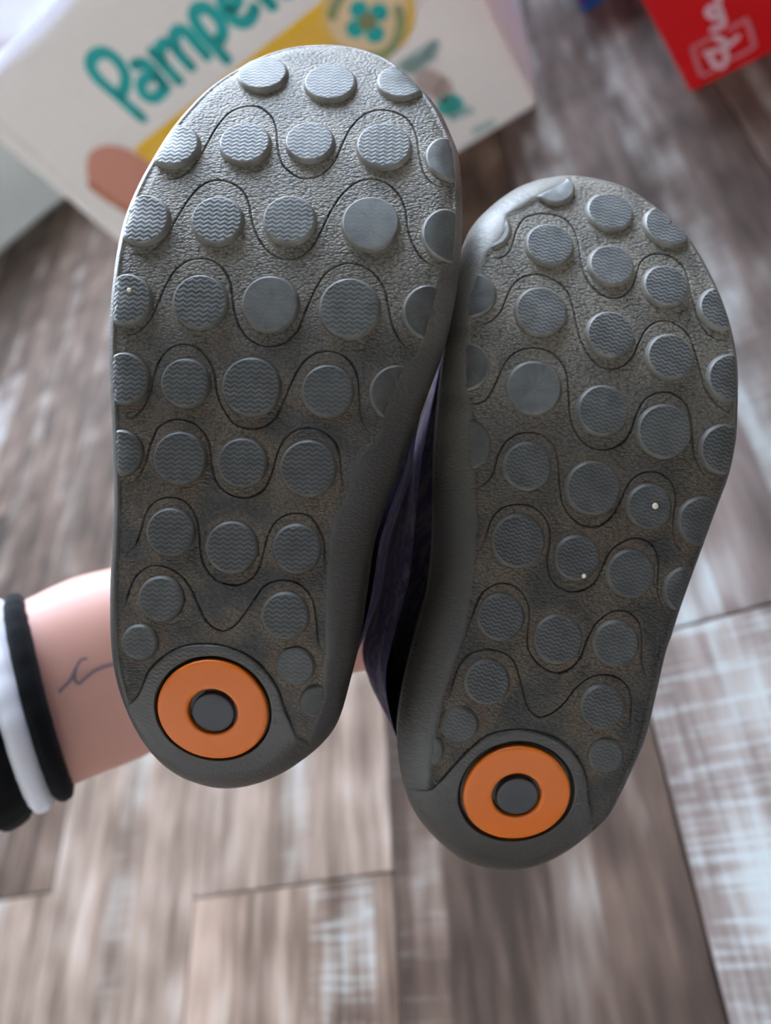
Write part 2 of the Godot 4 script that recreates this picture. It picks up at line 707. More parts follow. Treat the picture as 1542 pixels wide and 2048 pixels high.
func surface_net(lo: Vector3, hi: Vector3, cell: float) -> ArrayMesh:
	var n := Vector3i(((hi - lo) / cell).ceil())
	var val := PackedFloat32Array()
	val.resize(n.x * n.y * n.z)
	for z in n.z:
		for y in n.y:
			for x in n.x:
				val[(z * n.y + y) * n.x + x] = field(lo + Vector3(x, y, z) * cell)
	var id := PackedInt32Array()
	id.resize(val.size())
	id.fill(-1)
	var v := PackedVector3Array()
	var nor := PackedVector3Array()
	var dy := n.x
	var dz := n.x * n.y
	var corner := [0, 1, dy, dy + 1, dz, dz + 1, dz + dy, dz + dy + 1]
	var pairs := [[0, 1], [2, 3], [4, 5], [6, 7], [0, 2], [1, 3], [4, 6], [5, 7], [0, 4], [1, 5], [2, 6], [3, 7]]
	for z in n.z - 1:
		for y in n.y - 1:
			for x in n.x - 1:
				var o := z * dz + y * dy + x
				var neg := 0
				for c in corner:
					if val[o + c] < 0:
						neg += 1
				if neg == 0 or neg == 8:
					continue
				var sum := Vector3.ZERO
				var cnt := 0
				for e in pairs:
					var a := val[o + corner[e[0]]]
					var b := val[o + corner[e[1]]]
					if (a < 0) != (b < 0):
						var t := a / (a - b)
						var pa := Vector3(e[0] & 1, (e[0] >> 1) & 1, e[0] >> 2)
						var pb := Vector3(e[1] & 1, (e[1] >> 1) & 1, e[1] >> 2)
						sum += pa.lerp(pb, t)
						cnt += 1
				var p := lo + (Vector3(x, y, z) + sum / cnt) * cell
				id[o] = v.size()
				v.append(p)
				var e2 := cell * 0.5
				nor.append(Vector3(field(p + Vector3(e2, 0, 0)) - field(p - Vector3(e2, 0, 0)), field(p + Vector3(0, e2, 0)) - field(p - Vector3(0, e2, 0)), field(p + Vector3(0, 0, e2)) - field(p - Vector3(0, 0, e2))).normalized())
	var idx := PackedInt32Array()
	for z in range(1, n.z - 1):
		for y in range(1, n.y - 1):
			for x in range(1, n.x - 1):
				var o := z * dz + y * dy + x
				for ax in 3:
					var st: int = [1, dy, dz][ax]
					var u: int = [dy, dz, 1][ax]
					var w: int = [dz, 1, dy][ax]
					if (val[o] < 0) == (val[o + st] < 0):
						continue
					var q := [id[o], id[o - u], id[o - u - w], id[o - w]]
					if q.min() < 0:
						continue
					if val[o] < 0:
						q.reverse()
					idx.append_array([q[0], q[1], q[2], q[0], q[2], q[3]])
	return mesh_of(v, nor, idx)


func on_skin(x: float, y: float, from: float) -> Vector3:
	var dir := joint(x, y, 1.0)
	var t := from
	for i in 60:
		var d := field(dir * t)
		if d < 0.0002:
			break
		t += maxf(d * 0.8, 0.0002)
	return dir * t


# ---------------------------------------------------------------- textures
func zigzag(depth_min: float) -> ImageTexture:
	var w := 64
	var h := 40
	var im := Image.create(w, h, false, Image.FORMAT_L8)
	for y in h:
		for x in w:
			var tri := absf(fposmod(float(x) / w, 1.0) * 2.0 - 1.0)
			var f := fposmod(float(y) / h + tri * 0.52, 1.0)
			var c := 0.5 + 0.5 * cos(TAU * f)
			c = lerpf(depth_min, 1.0, smoothstep(0.0, 1.0, c))
			im.set_pixel(x, y, Color(c, c, c))
	return ImageTexture.create_from_image(im)


func plank_picture(sd: int, dark: Color, light: Color, strips: Array) -> ImageTexture:
	var w := 128
	var h := 768
	var im := Image.create(w, h, false, Image.FORMAT_RGB8)
	var g := FastNoiseLite.new()
	g.seed = sd
	g.frequency = 1.0
	g.fractal_octaves = 4
	var b := FastNoiseLite.new()
	b.seed = sd + 50
	b.frequency = 1.0
	b.fractal_octaves = 2
	var chalk := Color(0.62, 0.635, 0.63)
	for x in w:
		var u := float(x) / w
		var whiten := 0.0
		var saw := 0.0
		var tone := b.get_noise_2d(u * 3.5, 3.3) * 0.9
		for s in strips:
			if u > s[0] and u < s[1]:
				whiten = s[2]
				saw = s[3]
				tone += s[4]
		for y in h:
			var v := float(y) / h
			var grain := g.get_noise_2d(u * 17.0, v * 16.0)
			var streak := g.get_noise_2d(u * 6.0 + 40.0, v * 9.0)
			var cloud := b.get_noise_2d(u * 2.2 + 9.0, v * 17.0)
			var t := clampf(0.5 + grain * 0.34 + streak * 0.3 + cloud * 0.32 + tone * 0.45, 0.0, 1.0)
			var c := dark.lerp(light, t)
			var wh := clampf(whiten * (0.6 + streak * 1.3 + cloud * 1.0 + grain * 0.5) + maxf(0.0, streak * 0.8 + cloud * 0.6 - 0.34) * 0.6, 0.0, 0.88)
			if saw > 0.0:
				var line := g.get_noise_2d(u * 1.6 + 3.0, v * 300.0)
				var fibre := g.get_noise_2d(u * 44.0, v * 5.0 + 7.0)
				wh = clampf(wh + saw * (maxf(line, 0.0) * 1.7 + maxf(fibre, 0.0) * 0.9 - 0.28), 0.0, 0.88)
			c = c.lerp(chalk, wh)
			im.set_pixel(x, y, c)
	return ImageTexture.create_from_image(im)


func weave_picture() -> ImageTexture:
	var im := Image.create(256, 256, false, Image.FORMAT_RGB8)
	var patch := FastNoiseLite.new()
	patch.seed = 11
	patch.frequency = 0.022
	for y in 256:
		for x in 256:
			var p := patch.get_noise_2d(x * 0.7, y * 1.6)
			var c := Color(0.235, 0.215, 0.30).lerp(Color(0.33, 0.29, 0.38), clampf(0.5 + patch.get_noise_2d(x * 3.0 + 90, y * 3.0), 0, 1))
			if p > 0.18 and (x + y) % 4 < 2 and (x - y + 256) % 4 < 2:
				c = Color(0.62, 0.57, 0.52)
			im.set_pixel(x, y, c)
	return ImageTexture.create_from_image(im)


func _ready() -> void:
	# ------------------------------------------------------------ camera, sky, light, exposure
	var cam := Camera3D.new()
	cam.name = "camera"
	cam.keep_aspect = Camera3D.KEEP_HEIGHT
	cam.near = 0.01
	cam.far = 100.0
	var at := CameraAttributesPhysical.new()
	at.frustum_focal_length = 16.5
	at.frustum_focus_distance = 0.153
	at.exposure_aperture = 5.4
	at.frustum_near = 0.01
	at.frustum_far = 100.0
	cam.attributes = at
	add_child(cam)
	cam.transform = Transform3D(view_basis(), CAM)
	cam.projection = Camera3D.PROJECTION_FRUSTUM
	cam.size = 2.0 * 0.01 * 1024.0 / F
	cam.frustum_offset = Vector2.ZERO
	cam.current = true

	var env := Environment.new()
	env.background_mode = Environment.BG_SKY
	var sky := Sky.new()
	var sm := ProceduralSkyMaterial.new()
	sm.sky_top_color = Color(0.84, 0.91, 1.0)
	sm.sky_horizon_color = Color(0.96, 0.98, 1.0)
	sm.ground_bottom_color = Color(0.45, 0.45, 0.42)
	sm.ground_horizon_color = Color(0.70, 0.72, 0.72)
	sm.sky_energy_multiplier = 1.0
	sky.sky_material = sm
	env.sky = sky
	env.background_energy_multiplier = 6.0
	env.tonemap_mode = Environment.TONE_MAPPER_LINEAR
	env.tonemap_exposure = 5.1
	env.sdfgi_enabled = true
	env.ssao_enabled = true
	env.ssil_enabled = true
	var we := WorldEnvironment.new()
	we.name = "world_environment"
	we.environment = env
	add_child(we)

	fine.seed = 5
	fine.frequency = 0.11
	fine.fractal_octaves = 3
	rough.seed = 8
	rough.frequency = 0.0065
	rough.fractal_octaves = 5

	room()
	floor_planks()
	var soles := shoes()
	arm(soles)
	carton()
	others()


# ---------------------------------------------------------------- the room
func room() -> void:
	var paint := mat(Color(0.87, 0.855, 0.83), 0.9, 0.3)
	var trim := mat(Color(0.92, 0.92, 0.91), 0.5)
	var xa := -2.8
	var xb := 3.0
	var za := -1.62
	var zb := 1.7
	var top := 2.6
	var t := 0.14
	var wx := [-2.2, 0.7, 0.75, 2.45]
	struct("wall_back", boxes([
		[Vector3(xa - t, 0, za - t), Vector3(wx[0], top, za)], [Vector3(wx[1], 0, za - t), Vector3(xb + t, top, za)],
		[Vector3(wx[0], 0, za - t), Vector3(wx[1], wx[2], za)], [Vector3(wx[0], wx[3], za - t), Vector3(wx[1], top, za)]]),
		paint, "pale painted wall behind the boxes with the wide window in it", "wall")
	struct("wall_front", boxes([[Vector3(xa - t, 0, zb), Vector3(xb + t, top, zb + t)]]), paint, "pale painted wall at the foot of the picture, behind the camera", "wall")
	struct("wall_left", boxes([[Vector3(xa - t, 0, za), Vector3(xa, top, zb)]]), paint, "pale painted wall off to the left side", "wall")
	struct("wall_right", boxes([[Vector3(xb, 0, za), Vector3(xb + t, top, zb)]]), mat(Color(0.40, 0.38, 0.37), 0.9, 0.3), "dark taupe painted wall off to the right side", "wall")
	struct("ceiling", boxes([[Vector3(xa - t, top, za - t), Vector3(xb + t, top + t, zb + t)]]), mat(Color(0.60, 0.595, 0.58), 0.95, 0.2), "pale grey ceiling over the room", "ceiling")
	var win := thing("window_1", "wide white framed window that lets the daylight in", "window", Vector3(0, wx[2], za - t / 2))
	win.set_meta("kind", "structure")
	var f := 0.05
	var hh: float = wx[3] - wx[2]
	obj("window_frame", boxes([
		[Vector3(wx[0], 0, -0.04), Vector3(wx[1], f, 0.04)], [Vector3(wx[0], hh - f, -0.04), Vector3(wx[1], hh, 0.04)],
		[Vector3(wx[0], f, -0.04), Vector3(wx[0] + f, hh - f, 0.04)], [Vector3(wx[1] - f, f, -0.04), Vector3(wx[1], hh - f, 0.04)],
		[Vector3(-0.775, f, -0.03), Vector3(-0.725, hh - f, 0.03)]]), trim, win)
	var glass := StandardMaterial3D.new()
	glass.albedo_color = Color(1, 1, 1, 0.05)
	glass.transparency = BaseMaterial3D.TRANSPARENCY_ALPHA
	glass.roughness = 0.02
	for k in 2:
		var a: float = [wx[0] + f, -0.725][k]
		var b: float = [-0.775, wx[1] - f][k]
		obj("pane", boxes([[Vector3(a, f, -0.004), Vector3(b, hh - f, 0.004)]]), glass, win)
	struct("baseboard_back", boxes([[Vector3(xa, 0, za), Vector3(xb, 0.09, za + 0.015)]]), trim, "white baseboard along the wall under the window", "baseboard")


func floor_planks() -> void:
	var slab := struct("floor", boxes([[Vector3(-2.94, -0.12, -1.76), Vector3(3.14, -0.007, 1.84)]]), mat(Color(0.10, 0.085, 0.075), 0.9), "grey brown whitewashed vinyl plank floor", "floor")
	var d1 := Color(0.30, 0.236, 0.198)
	var l1 := Color(0.615, 0.525, 0.465)
	var mats := []
	for spec in [
		[1, d1, l1, [[0.0, 0.3, 0.0, 0.0, 0.5], [0.3, 0.62, 0.05, 0.0, -0.3], [0.62, 0.91, 0.42, 0.7, 0.0], [0.91, 1.0, 0.0, 0.0, -0.6]]],
		[2, Color(0.20, 0.158, 0.132), Color(0.42, 0.34, 0.295), [[0.0, 0.2, 0.0, 0.25, -0.2], [0.2, 0.5, 0.0, 0.0, -0.7], [0.5, 0.72, 0.16, 0.0, 0.1]]],
		[3, Color(0.32, 0.27, 0.25), Color(0.54, 0.485, 0.46), [[0.0, 0.55, 0.42, 0.8, 0.2], [0.55, 1.0, 0.3, 0.2, 0.1]]],
		[4, Color(0.27, 0.228, 0.212), Color(0.49, 0.43, 0.405), [[0.1, 0.3, 0.45, 0.0, 0.2], [0.55, 0.75, 0.35, 0.2, 0.1]]],
		[5, Color(0.345, 0.285, 0.245), Color(0.645, 0.56, 0.505), [[0.0, 0.25, 0.1, 0.0, 0.4], [0.44, 0.62, 0.35, 0.25, 0.2]]],
		[6, Color(0.23, 0.182, 0.155), Color(0.47, 0.39, 0.34), [[0.3, 0.5, 0.2, 0.0, 0.2]]],
	]:
		var m := mat(Color(1, 1, 1), 0.68, 0.28)
		m.albedo_texture = plank_picture(spec[0], spec[1], spec[2], spec[3])
		mats.append(m)
	var wide := 0.155
	var lng := 1.2
	var meshes := []
	for flip in 2:
		var bm := rounded_box(Vector3(wide - 0.0007, 0.007, lng - 0.0007), 0.0014)
		var arr := bm.surface_get_arrays(0)
		var vv: PackedVector3Array = arr[Mesh.ARRAY_VERTEX]
		var uv := PackedVector2Array()
		for p in vv:
			var u := Vector2(p.x / wide + 0.5, p.z / lng + 0.5)
			uv.append(u if flip == 0 else Vector2(1 - u.x, 1 - u.y))
		arr[Mesh.ARRAY_TEX_UV] = uv
		var am := ArrayMesh.new()
		am.add_surface_from_arrays(Mesh.PRIMITIVE_TRIANGLES, arr)
		meshes.append(am)
	var rng := RandomNumberGenerator.new()
	rng.seed = 4
	# z of a butt joint, kind beyond it (away), kind before it
	var known := {-4: [-0.06, 5, 4], -3: [-0.75, 5, 4], -2: [-0.043, 4, 0], -1: [-0.36, 5, 1], 0: [-0.136, 3, 2], 1: [-0.55, 5, 3], -5: [-0.5, 5, 1]}
	for i in range(-17, 20):
		var z0 := rng.randf_range(-1.1, 0.1)
		var far := rng.randi_range(0, 5)
		var near := rng.randi_range(1, 5)
		if known.has(i):
			z0 = known[i][0]
			far = known[i][1]
			near = known[i][2]
		for j in range(-3, 4):
			var zc := z0 + (j + 0.5) * lng
			if zc < -1.0 - lng * 0.9 or zc > 2.2:
				continue
			var kind: int = near if j == 0 else (far if j == -1 else rng.randi_range(0, 5))
			var flip := 0 if j == 0 else rng.randi_range(0, 1)
			var o := obj("plank", meshes[flip], mats[kind], slab)
			o.position = Vector3(-0.082 + wide * (i + 0.5), -0.0035, zc)


# ---------------------------------------------------------------- shoes
func shoes() -> Array:
	var grain := NoiseTexture2D.new()
	var cn := FastNoiseLite.new()
	cn.noise_type = FastNoiseLite.TYPE_CELLULAR
	cn.cellular_return_type = FastNoiseLite.RETURN_DISTANCE
	cn.frequency = 0.095
	cn.fractal_octaves = 2
	cn.seed = 3
	cn.domain_warp_enabled = true
	cn.domain_warp_amplitude = 9.0
	cn.domain_warp_frequency = 0.02
	grain.noise = cn
	grain.width = 512
	grain.height = 512
	grain.seamless = true
	grain.invert = true
	rubber = mat(Color.WHITE, 0.58, 0.55)
	rubber.vertex_color_use_as_albedo = true
	rubber.heightmap_enabled = true
	rubber.heightmap_texture = grain
	rubber.heightmap_scale = 0.026
	var creases := grain.duplicate()
	var ramp := Gradient.new()
	ramp.offsets = PackedFloat32Array([0.0, 0.35, 0.75, 1.0])
	ramp.colors = PackedColorArray([Color(0.55, 0.54, 0.53), Color(0.78, 0.77, 0.76), Color(1, 1, 1), Color(1, 1, 1)])
	creases.color_ramp = ramp
	rubber.albedo_texture = creases
	smooth_rubber = mat(Color.WHITE, 0.47, 0.6)
	smooth_rubber.vertex_color_use_as_albedo = true
	wall_rubber = mat(Color(0.235, 0.232, 0.222), 0.56, 0.6)
	for k in 3:
		var m := mat(Color.WHITE, 0.54, 0.55)
		m.vertex_color_use_as_albedo = true
		m.heightmap_enabled = true
		m.heightmap_texture = zigzag([0.0, 0.35, 0.88][k])
		m.albedo_texture = zigzag([0.62, 0.74, 0.96][k])
		m.heightmap_scale = [0.0055, 0.006, 0.006][k]
		stud_mats.append(m)
	smooth_rubber.heightmap_enabled = true
	smooth_rubber.heightmap_texture = grain
	smooth_rubber.heightmap_scale = 0.006
	wave_rubber = smooth_rubber.duplicate()
	wave_rubber.heightmap_enabled = true
	wave_rubber.heightmap_texture = stud_mats[1].heightmap_texture
	wave_rubber.heightmap_scale = 0.009
	wave_rubber.uv1_scale = Vector3(430.0 / 16.0, 280.0 / 9.4, 1)
	orange = mat(Color(0.84, 0.415, 0.01), 0.45, 0.5)
	button_mat = mat(Color(0.225, 0.23, 0.25), 0.55)
	upper_mat = mat(Color.WHITE, 0.85, 0.3)
	upper_mat.albedo_texture = weave_picture()
	upper_mat.uv1_scale = Vector3(9, 2, 1)
	lining_mat = mat(Color(0.07, 0.07, 0.085), 0.95, 0.2)

	# left shoe of the picture
	var s := Sole.new()
	s.d0 = 0.150
	s.k = s.d0 / F
	s.toe = [660.0, 560.0, 140.0]
	s.heel = [1230.0, 330.0, 92.0]
	var root := thing("shoe", "toddler shoe with round studs on its sole, higher and larger of the held pair", "shoe", CAM + FW * s.d0, view_basis())
	root.set_meta("group", "pair of toddler shoes")
	var raw := [
		655, 92, 52, 700, 96, 50, 745, 108, 50, 790, 130, 50, 830, 165, 40, 860, 200, 44, 885, 240, 46, 905, 285, 50, 917, 320, 54, 922, 370, 60, 924, 430, 66, 922, 500, 72, 915, 570, 80, 903, 640, 90, 884, 712, 105, 862, 770, 118, 841, 827, 125, 821, 877, 125, 805, 925, 120, 785, 975, 115,
		765, 1030, 110, 748, 1085, 105, 738, 1150, 100, 727, 1230, 95, 718, 1290, 90, 701, 1358, 85, 679, 1435, 80, 649, 1480, 75, 600, 1521, 65, 555, 1548, 55, 505, 1566, 50, 455, 1572, 50, 410, 1565, 50, 365, 1548, 50, 325, 1520, 46, 290, 1480, 40, 262, 1430, 34, 240, 1370, 30, 228, 1310, 28, 224, 1240, 28]
	raw += [225, 1160, 34, 229, 1080, 36, 232, 1000, 38, 230, 900, 40, 226, 800, 42, 223, 720, 42, 224, 640, 44, 230, 570, 44, 240, 500, 44, 255, 440, 45, 280, 380, 46, 310, 325, 46, 345, 270, 46, 385, 220, 48, 425, 180, 50, 475, 145, 52, 530, 115, 52, 590, 97, 52]
	var studs := [
		[524, 143, 48, 15, 0], [660, 161, 50, 15, 0], [802, 160, 46, 14, 1], [345, 287, 50, 15, 0], [489, 283, 49, 15, 0], [619, 280, 47, 15, 1], [768, 288, 53, 15, 0], [903, 312, 50, 9, 2],
		[283, 436, 52, 14, 0], [433, 438, 50, 14, 0], [578, 437, 51, 14, 1], [741, 444, 56, 13, 2], [900, 465, 54, 9, 2], [250, 597, 50, 12, 0], [399, 602, 53, 12, 0], [540, 606, 55, 11, 2], [699, 615, 59, 11, 1], [860, 621, 52, 9, 2],
		[245, 756, 50, 11, 0], [370, 765, 47, 11, 0], [502, 773, 57, 10, 0], [655, 781, 50, 10, 1], [796, 785, 54, 8, 2], [238, 905, 44, 10, 0], [359, 916, 51, 10, 0], [484, 925, 47, 9, 0], [616, 936, 54, 9, 0]]
	studs += [[340, 1064, 46, 9, 0], [463, 1095, 50, 8, 0], [593, 1097, 47, 8, 0], [321, 1198, 43, 8, 1], [570, 1232, 45, 8, 0], [278, 1286, 34, 8, 1], [591, 1333, 36, 7, 1], [634, 1405, 33, 6, 2]]
	var collar := pts_in(200, 1080, 2.336, [125, 775, 180, 720, 230, 610, 300, 540, 390, 495, 480, 485, 590, 497, 700, 545, 780, 615, 835, 700, 870, 800, 925, 920])
	var grooves := [collar,
		pts_in(200, 60, 2.029, [245, 605, 300, 605, 350, 580, 395, 530, 430, 470, 470, 400, 520, 340, 580, 312, 640, 312, 690, 345, 715, 400, 722, 480, 740, 545, 790, 590, 840, 603, 900, 585, 950, 535, 985, 460, 1020, 395, 1070, 345, 1130, 325, 1200, 335, 1255, 370, 1285, 430, 1298, 520, 1320, 590, 1360, 630, 1400, 640]),
		pts_in(200, 60, 2.029, [125, 912, 180, 908, 230, 880, 275, 820, 320, 750, 365, 680, 415, 630, 470, 610, 530, 620, 580, 655, 605, 710, 620, 790, 645, 850, 690, 905, 750, 930, 810, 920, 860, 880, 900, 810, 940, 730, 985, 665, 1040, 620, 1100, 605, 1160, 620, 1210, 665, 1240, 730, 1250, 810, 1275, 880, 1320, 940, 1385, 965]),
		pts_in(200, 60, 2.029, [85, 1239, 150, 1225, 200, 1180, 235, 1110, 265, 1040, 305, 975, 350, 940, 400, 927, 455, 935, 500, 970, 530, 1030, 540, 1110, 555, 1180, 590, 1240, 640, 1275, 690, 1282, 750, 1265, 800, 1220, 835, 1140, 870, 1060, 915, 990, 970, 955, 1020, 947, 1080, 965, 1130, 1010, 1160, 1070, 1175, 1150, 1195, 1220, 1230, 1270, 1285, 1305]),
		pts_in(200, 640, 2.029, [95, 405, 140, 390, 180, 350, 205, 290, 222, 220, 245, 160, 285, 115, 340, 98, 395, 115, 440, 160, 465, 220, 475, 290, 500, 360, 545, 420, 610, 440, 670, 430, 715, 390, 750, 320, 780, 250, 815, 185, 865, 140, 925, 127, 980, 140, 1025, 180, 1048, 240, 1052, 310, 1060, 390, 1085, 440, 1120, 470]),
		pts_in(200, 640, 2.029, [120, 662, 160, 630, 185, 575, 205, 510, 235, 440, 275, 412, 325, 402, 375, 415, 420, 455, 445, 510, 452, 580, 470, 650, 505, 695, 560, 718, 620, 715, 670, 680, 700, 615, 718, 550, 745, 490, 790, 450, 845, 438, 900, 450, 945, 485, 970, 535, 978, 600, 985, 660, 995, 705]),
		pts_in(200, 640, 2.029, [100, 960, 140, 920, 165, 860, 185, 790, 215, 745, 260, 722, 310, 722, 355, 745, 390, 800, 402, 860, 408, 930, 425, 1000, 470, 1055, 530, 1075, 590, 1065, 635, 1025, 660, 960, 680, 880, 710, 825, 755, 792, 810, 785, 855, 800, 890, 850, 910, 910, 912, 1000, 915, 1050]),
		pts_in(200, 1080, 2.336, [90, 345, 120, 300, 140, 230, 170, 170, 215, 130, 270, 120, 330, 135, 390, 180, 430, 240, 460, 310, 490, 370, 530, 410, 580, 425, 630, 400, 680, 340, 720, 280, 760, 225, 810, 195, 860, 187, 920, 200, 970, 240, 1000, 300, 1012, 380, 1020, 460, 1040, 515])]
	var heel_area := collar.duplicate()
	heel_area.append_array(pts([620, 1490, 700, 1640, 200, 1640, 200, 1420]))
	var rims := [pts([880, 520, 862, 600, 845, 660, 833, 702, 800, 735, 768, 800, 757, 872, 717, 911, 699, 940, 694, 985, 666, 1034, 657, 1085, 651, 1180, 649, 1300, 642, 1400, 612, 1490, 600, 1640, 1100, 1640, 1100, 520])]
	fill_shoe(s, root, raw, rims, heel_area, grooves, studs, [426, 1423, 110, 49], 0.04, 17, 560.0, [590, 330, 470, 1400], [10.0, 1.0, 48.0])
	speck(s, root, Vector2(258, 580), 5.0, 13.0)

	# right shoe of the picture
	var r := Sole.new()
	r.d0 = 0.161
	r.k = r.d0 / F
	r.toe = [860.0, 520.0, 125.0]
	r.heel = [1400.0, 330.0, 90.0]
	r.rim_inset = 13.0
	var root2 := thing("shoe", "toddler barefoot shoe with dusty studded sole, the lower right one of the held pair", "shoe", CAM + FW * r.d0, view_basis())
	root2.set_meta("group", "pair of toddler shoes")
	raw = [
		1147, 352, 46, 1200, 360, 38, 1250, 377, 32, 1297, 408, 28, 1339, 444, 26, 1374, 480, 24, 1416, 551, 20, 1446, 620, 20, 1464, 688, 20, 1471, 748, 20, 1470, 834, 20, 1466, 888, 22, 1452, 953, 26, 1429, 1014, 32, 1396, 1103, 38, 1359, 1205, 38, 1340, 1265, 36, 1326, 1308, 34, 1305, 1400, 32, 1287, 1472, 34,
		1258, 1539, 38, 1221, 1614, 44, 1188, 1650, 46, 1134, 1692, 50, 1075, 1722, 50, 1017, 1731, 50, 959, 1724, 54, 905, 1701, 58, 851, 1651, 60, 818, 1600, 62, 802, 1547, 66, 795, 1481, 72, 799, 1420, 76, 812, 1350, 80, 831, 1275, 88, 846, 1220, 92, 857, 1177, 96]
	raw += [866, 1093, 100, 868, 1000, 100, 869, 916, 100, 875, 830, 100, 884, 740, 98, 894, 660, 92, 904, 590, 84, 918, 515, 84, 940, 461, 80, 975, 420, 76, 1020, 384, 70, 1060, 365, 62, 1105, 354, 54]
	studs = [
		[1108, 372, 40, 13, 2], [1221, 421, 44, 13, 0], [1338, 448, 46, 13, 0], [976, 456, 44, 7.5, 2], [1100, 487, 46, 14, 0], [1224, 528, 43, 13, 1], [1333, 570, 43, 13, 0], [1445, 615, 43, 12, 0],
		[945, 585, 46, 8, 2], [1083, 621, 50, 12, 1], [1222, 667, 46, 13, 0], [1342, 712, 45, 13, 0], [1466, 755, 47, 11, 0], [930, 730, 48, 7.5, 2], [1069, 775, 53, 10, 2], [1207, 820, 49, 11, 1], [1330, 862, 52, 11, 1], [1452, 898, 48, 10, 0],
		[930, 888, 50, 7.5, 2], [1055, 932, 46, 8, 1], [1187, 976, 52, 9, 1], [1300, 1013, 43, 9, 1], [1406, 1043, 47, 9, 1], [1037, 1082, 51, 7, 0], [1155, 1116, 43, 8, 0], [1263, 1148, 46, 8, 1], [1374, 1180, 43, 7, 1]]
	studs += [[1002, 1235, 45, 7, 0], [1117, 1279, 47, 7, 0], [1233, 1288, 44, 7, 1], [975, 1365, 43, 7, 0], [1206, 1415, 42, 7, 0], [920, 1451, 35, 6, 1], [1213, 1513, 33, 6, 1], [853, 1502, 33, 6, 2]]
	collar = pts_in(760, 1240, 2.409, [245, 812, 300, 760, 370, 680, 440, 610, 520, 555, 610, 532, 700, 528, 790, 545, 870, 580, 935, 640, 975, 700, 1000, 780, 1005, 850, 1020, 935])
	grooves = [collar,
		pts_in(860, 320, 2.336, [265, 455, 320, 460, 365, 435, 390, 380, 405, 330, 440, 275, 490, 255, 550, 252, 620, 270, 670, 320, 695, 390, 705, 460, 725, 540, 770, 605, 830, 640, 890, 640, 940, 600, 965, 540, 985, 480, 1030, 445, 1090, 440, 1150, 465, 1195, 520, 1215, 590, 1230, 660, 1255, 740, 1295, 810, 1345, 838, 1395, 842]),
		pts_in(860, 320, 2.336, [180, 765, 240, 768, 290, 750, 330, 710, 355, 650, 385, 590, 430, 550, 490, 535, 550, 545, 610, 580, 650, 630, 668, 690, 685, 760, 705, 840, 740, 910, 790, 960, 850, 975, 910, 955, 950, 910, 975, 860, 1005, 800, 1050, 760, 1110, 752, 1170, 780, 1215, 830, 1240, 900, 1262, 980, 1285, 1060, 1330, 1130, 1400, 1180]),
		pts_in(860, 320, 2.336, [165, 1130, 220, 1135, 265, 1115, 300, 1060, 330, 990, 370, 925, 420, 890, 490, 877, 560, 895, 610, 940, 640, 1000, 648, 1080, 655, 1180, 675, 1260, 720, 1320, 780, 1350, 850, 1345, 910, 1310, 945, 1250, 970, 1180, 1005, 1120, 1060, 1090, 1120, 1085, 1175, 1115, 1210, 1170, 1222, 1240, 1230, 1310, 1240, 1380, 1270, 1450, 1320, 1495]),
		pts_in(780, 860, 2.1417, [345, 252, 400, 235, 440, 190, 460, 120, 490, 60, 540, 20, 600, 8, 660, 25, 705, 70, 722, 140, 728, 230, 740, 310, 775, 370, 830, 408, 890, 410, 940, 380, 975, 330, 1005, 265, 1040, 210, 1090, 182, 1150, 182, 1200, 215, 1225, 270, 1222, 340, 1215, 420, 1230, 490, 1280, 545]),
		pts_in(780, 860, 2.1417, [370, 522, 400, 490, 420, 430, 440, 375, 480, 335, 540, 318, 600, 322, 650, 355, 682, 410, 688, 470, 675, 550, 685, 620, 720, 670, 780, 692, 840, 680, 885, 640, 915, 580, 940, 530, 980, 490, 1040, 463, 1090, 468, 1130, 500, 1152, 560, 1150, 640, 1150, 700, 1185, 790]),
		pts_in(780, 860, 2.1417, [330, 865, 350, 810, 370, 750, 400, 695, 450, 662, 510, 658, 560, 690, 595, 750, 595, 830, 590, 910, 610, 970, 660, 1020, 720, 1040, 780, 1015, 820, 965, 850, 890, 885, 830, 930, 790, 985, 772, 1040, 790, 1075, 840, 1082, 910, 1080, 990, 1105, 1070]),
		pts_in(760, 1240, 2.409, [300, 390, 340, 360, 360, 280, 390, 210, 440, 160, 510, 142, 580, 150, 640, 190, 670, 260, 690, 340, 715, 420, 760, 465, 820, 455, 880, 410, 940, 335, 1000, 285, 1070, 262, 1140, 275, 1195, 320, 1215, 390, 1210, 460, 1215, 540])]
	heel_area = collar.duplicate()
	heel_area.append_array(pts([1185, 1660, 1185, 1800, 700, 1800, 740, 1590]))
	rims = [pts([1140, 300, 1138, 367, 1105, 385, 1072, 400, 1040, 418, 1016, 431, 1018, 465, 990, 496, 971, 513, 966, 538, 945, 600, 940, 700, 942, 800, 947, 900, 952, 965, 955, 1050, 951, 1110, 941, 1200, 932, 1266, 906, 1330, 886, 1400, 875, 1464, 868, 1520, 862, 1577, 740, 1600, 700, 1000, 850, 300])]
	fill_shoe(r, root2, raw, rims, heel_area, grooves, studs, [1033, 1590, 107, 49], 0.32, 431, 760.0, [1200, 560, 1060, 1570], [10.0, -1.0, 125.0])
	speck(r, root2, Vector2(1311, 1012), 6.5, 10.0)
	speck(r, root2, Vector2(1168, 1152), 5.0, 8.0)
	return [s, r]


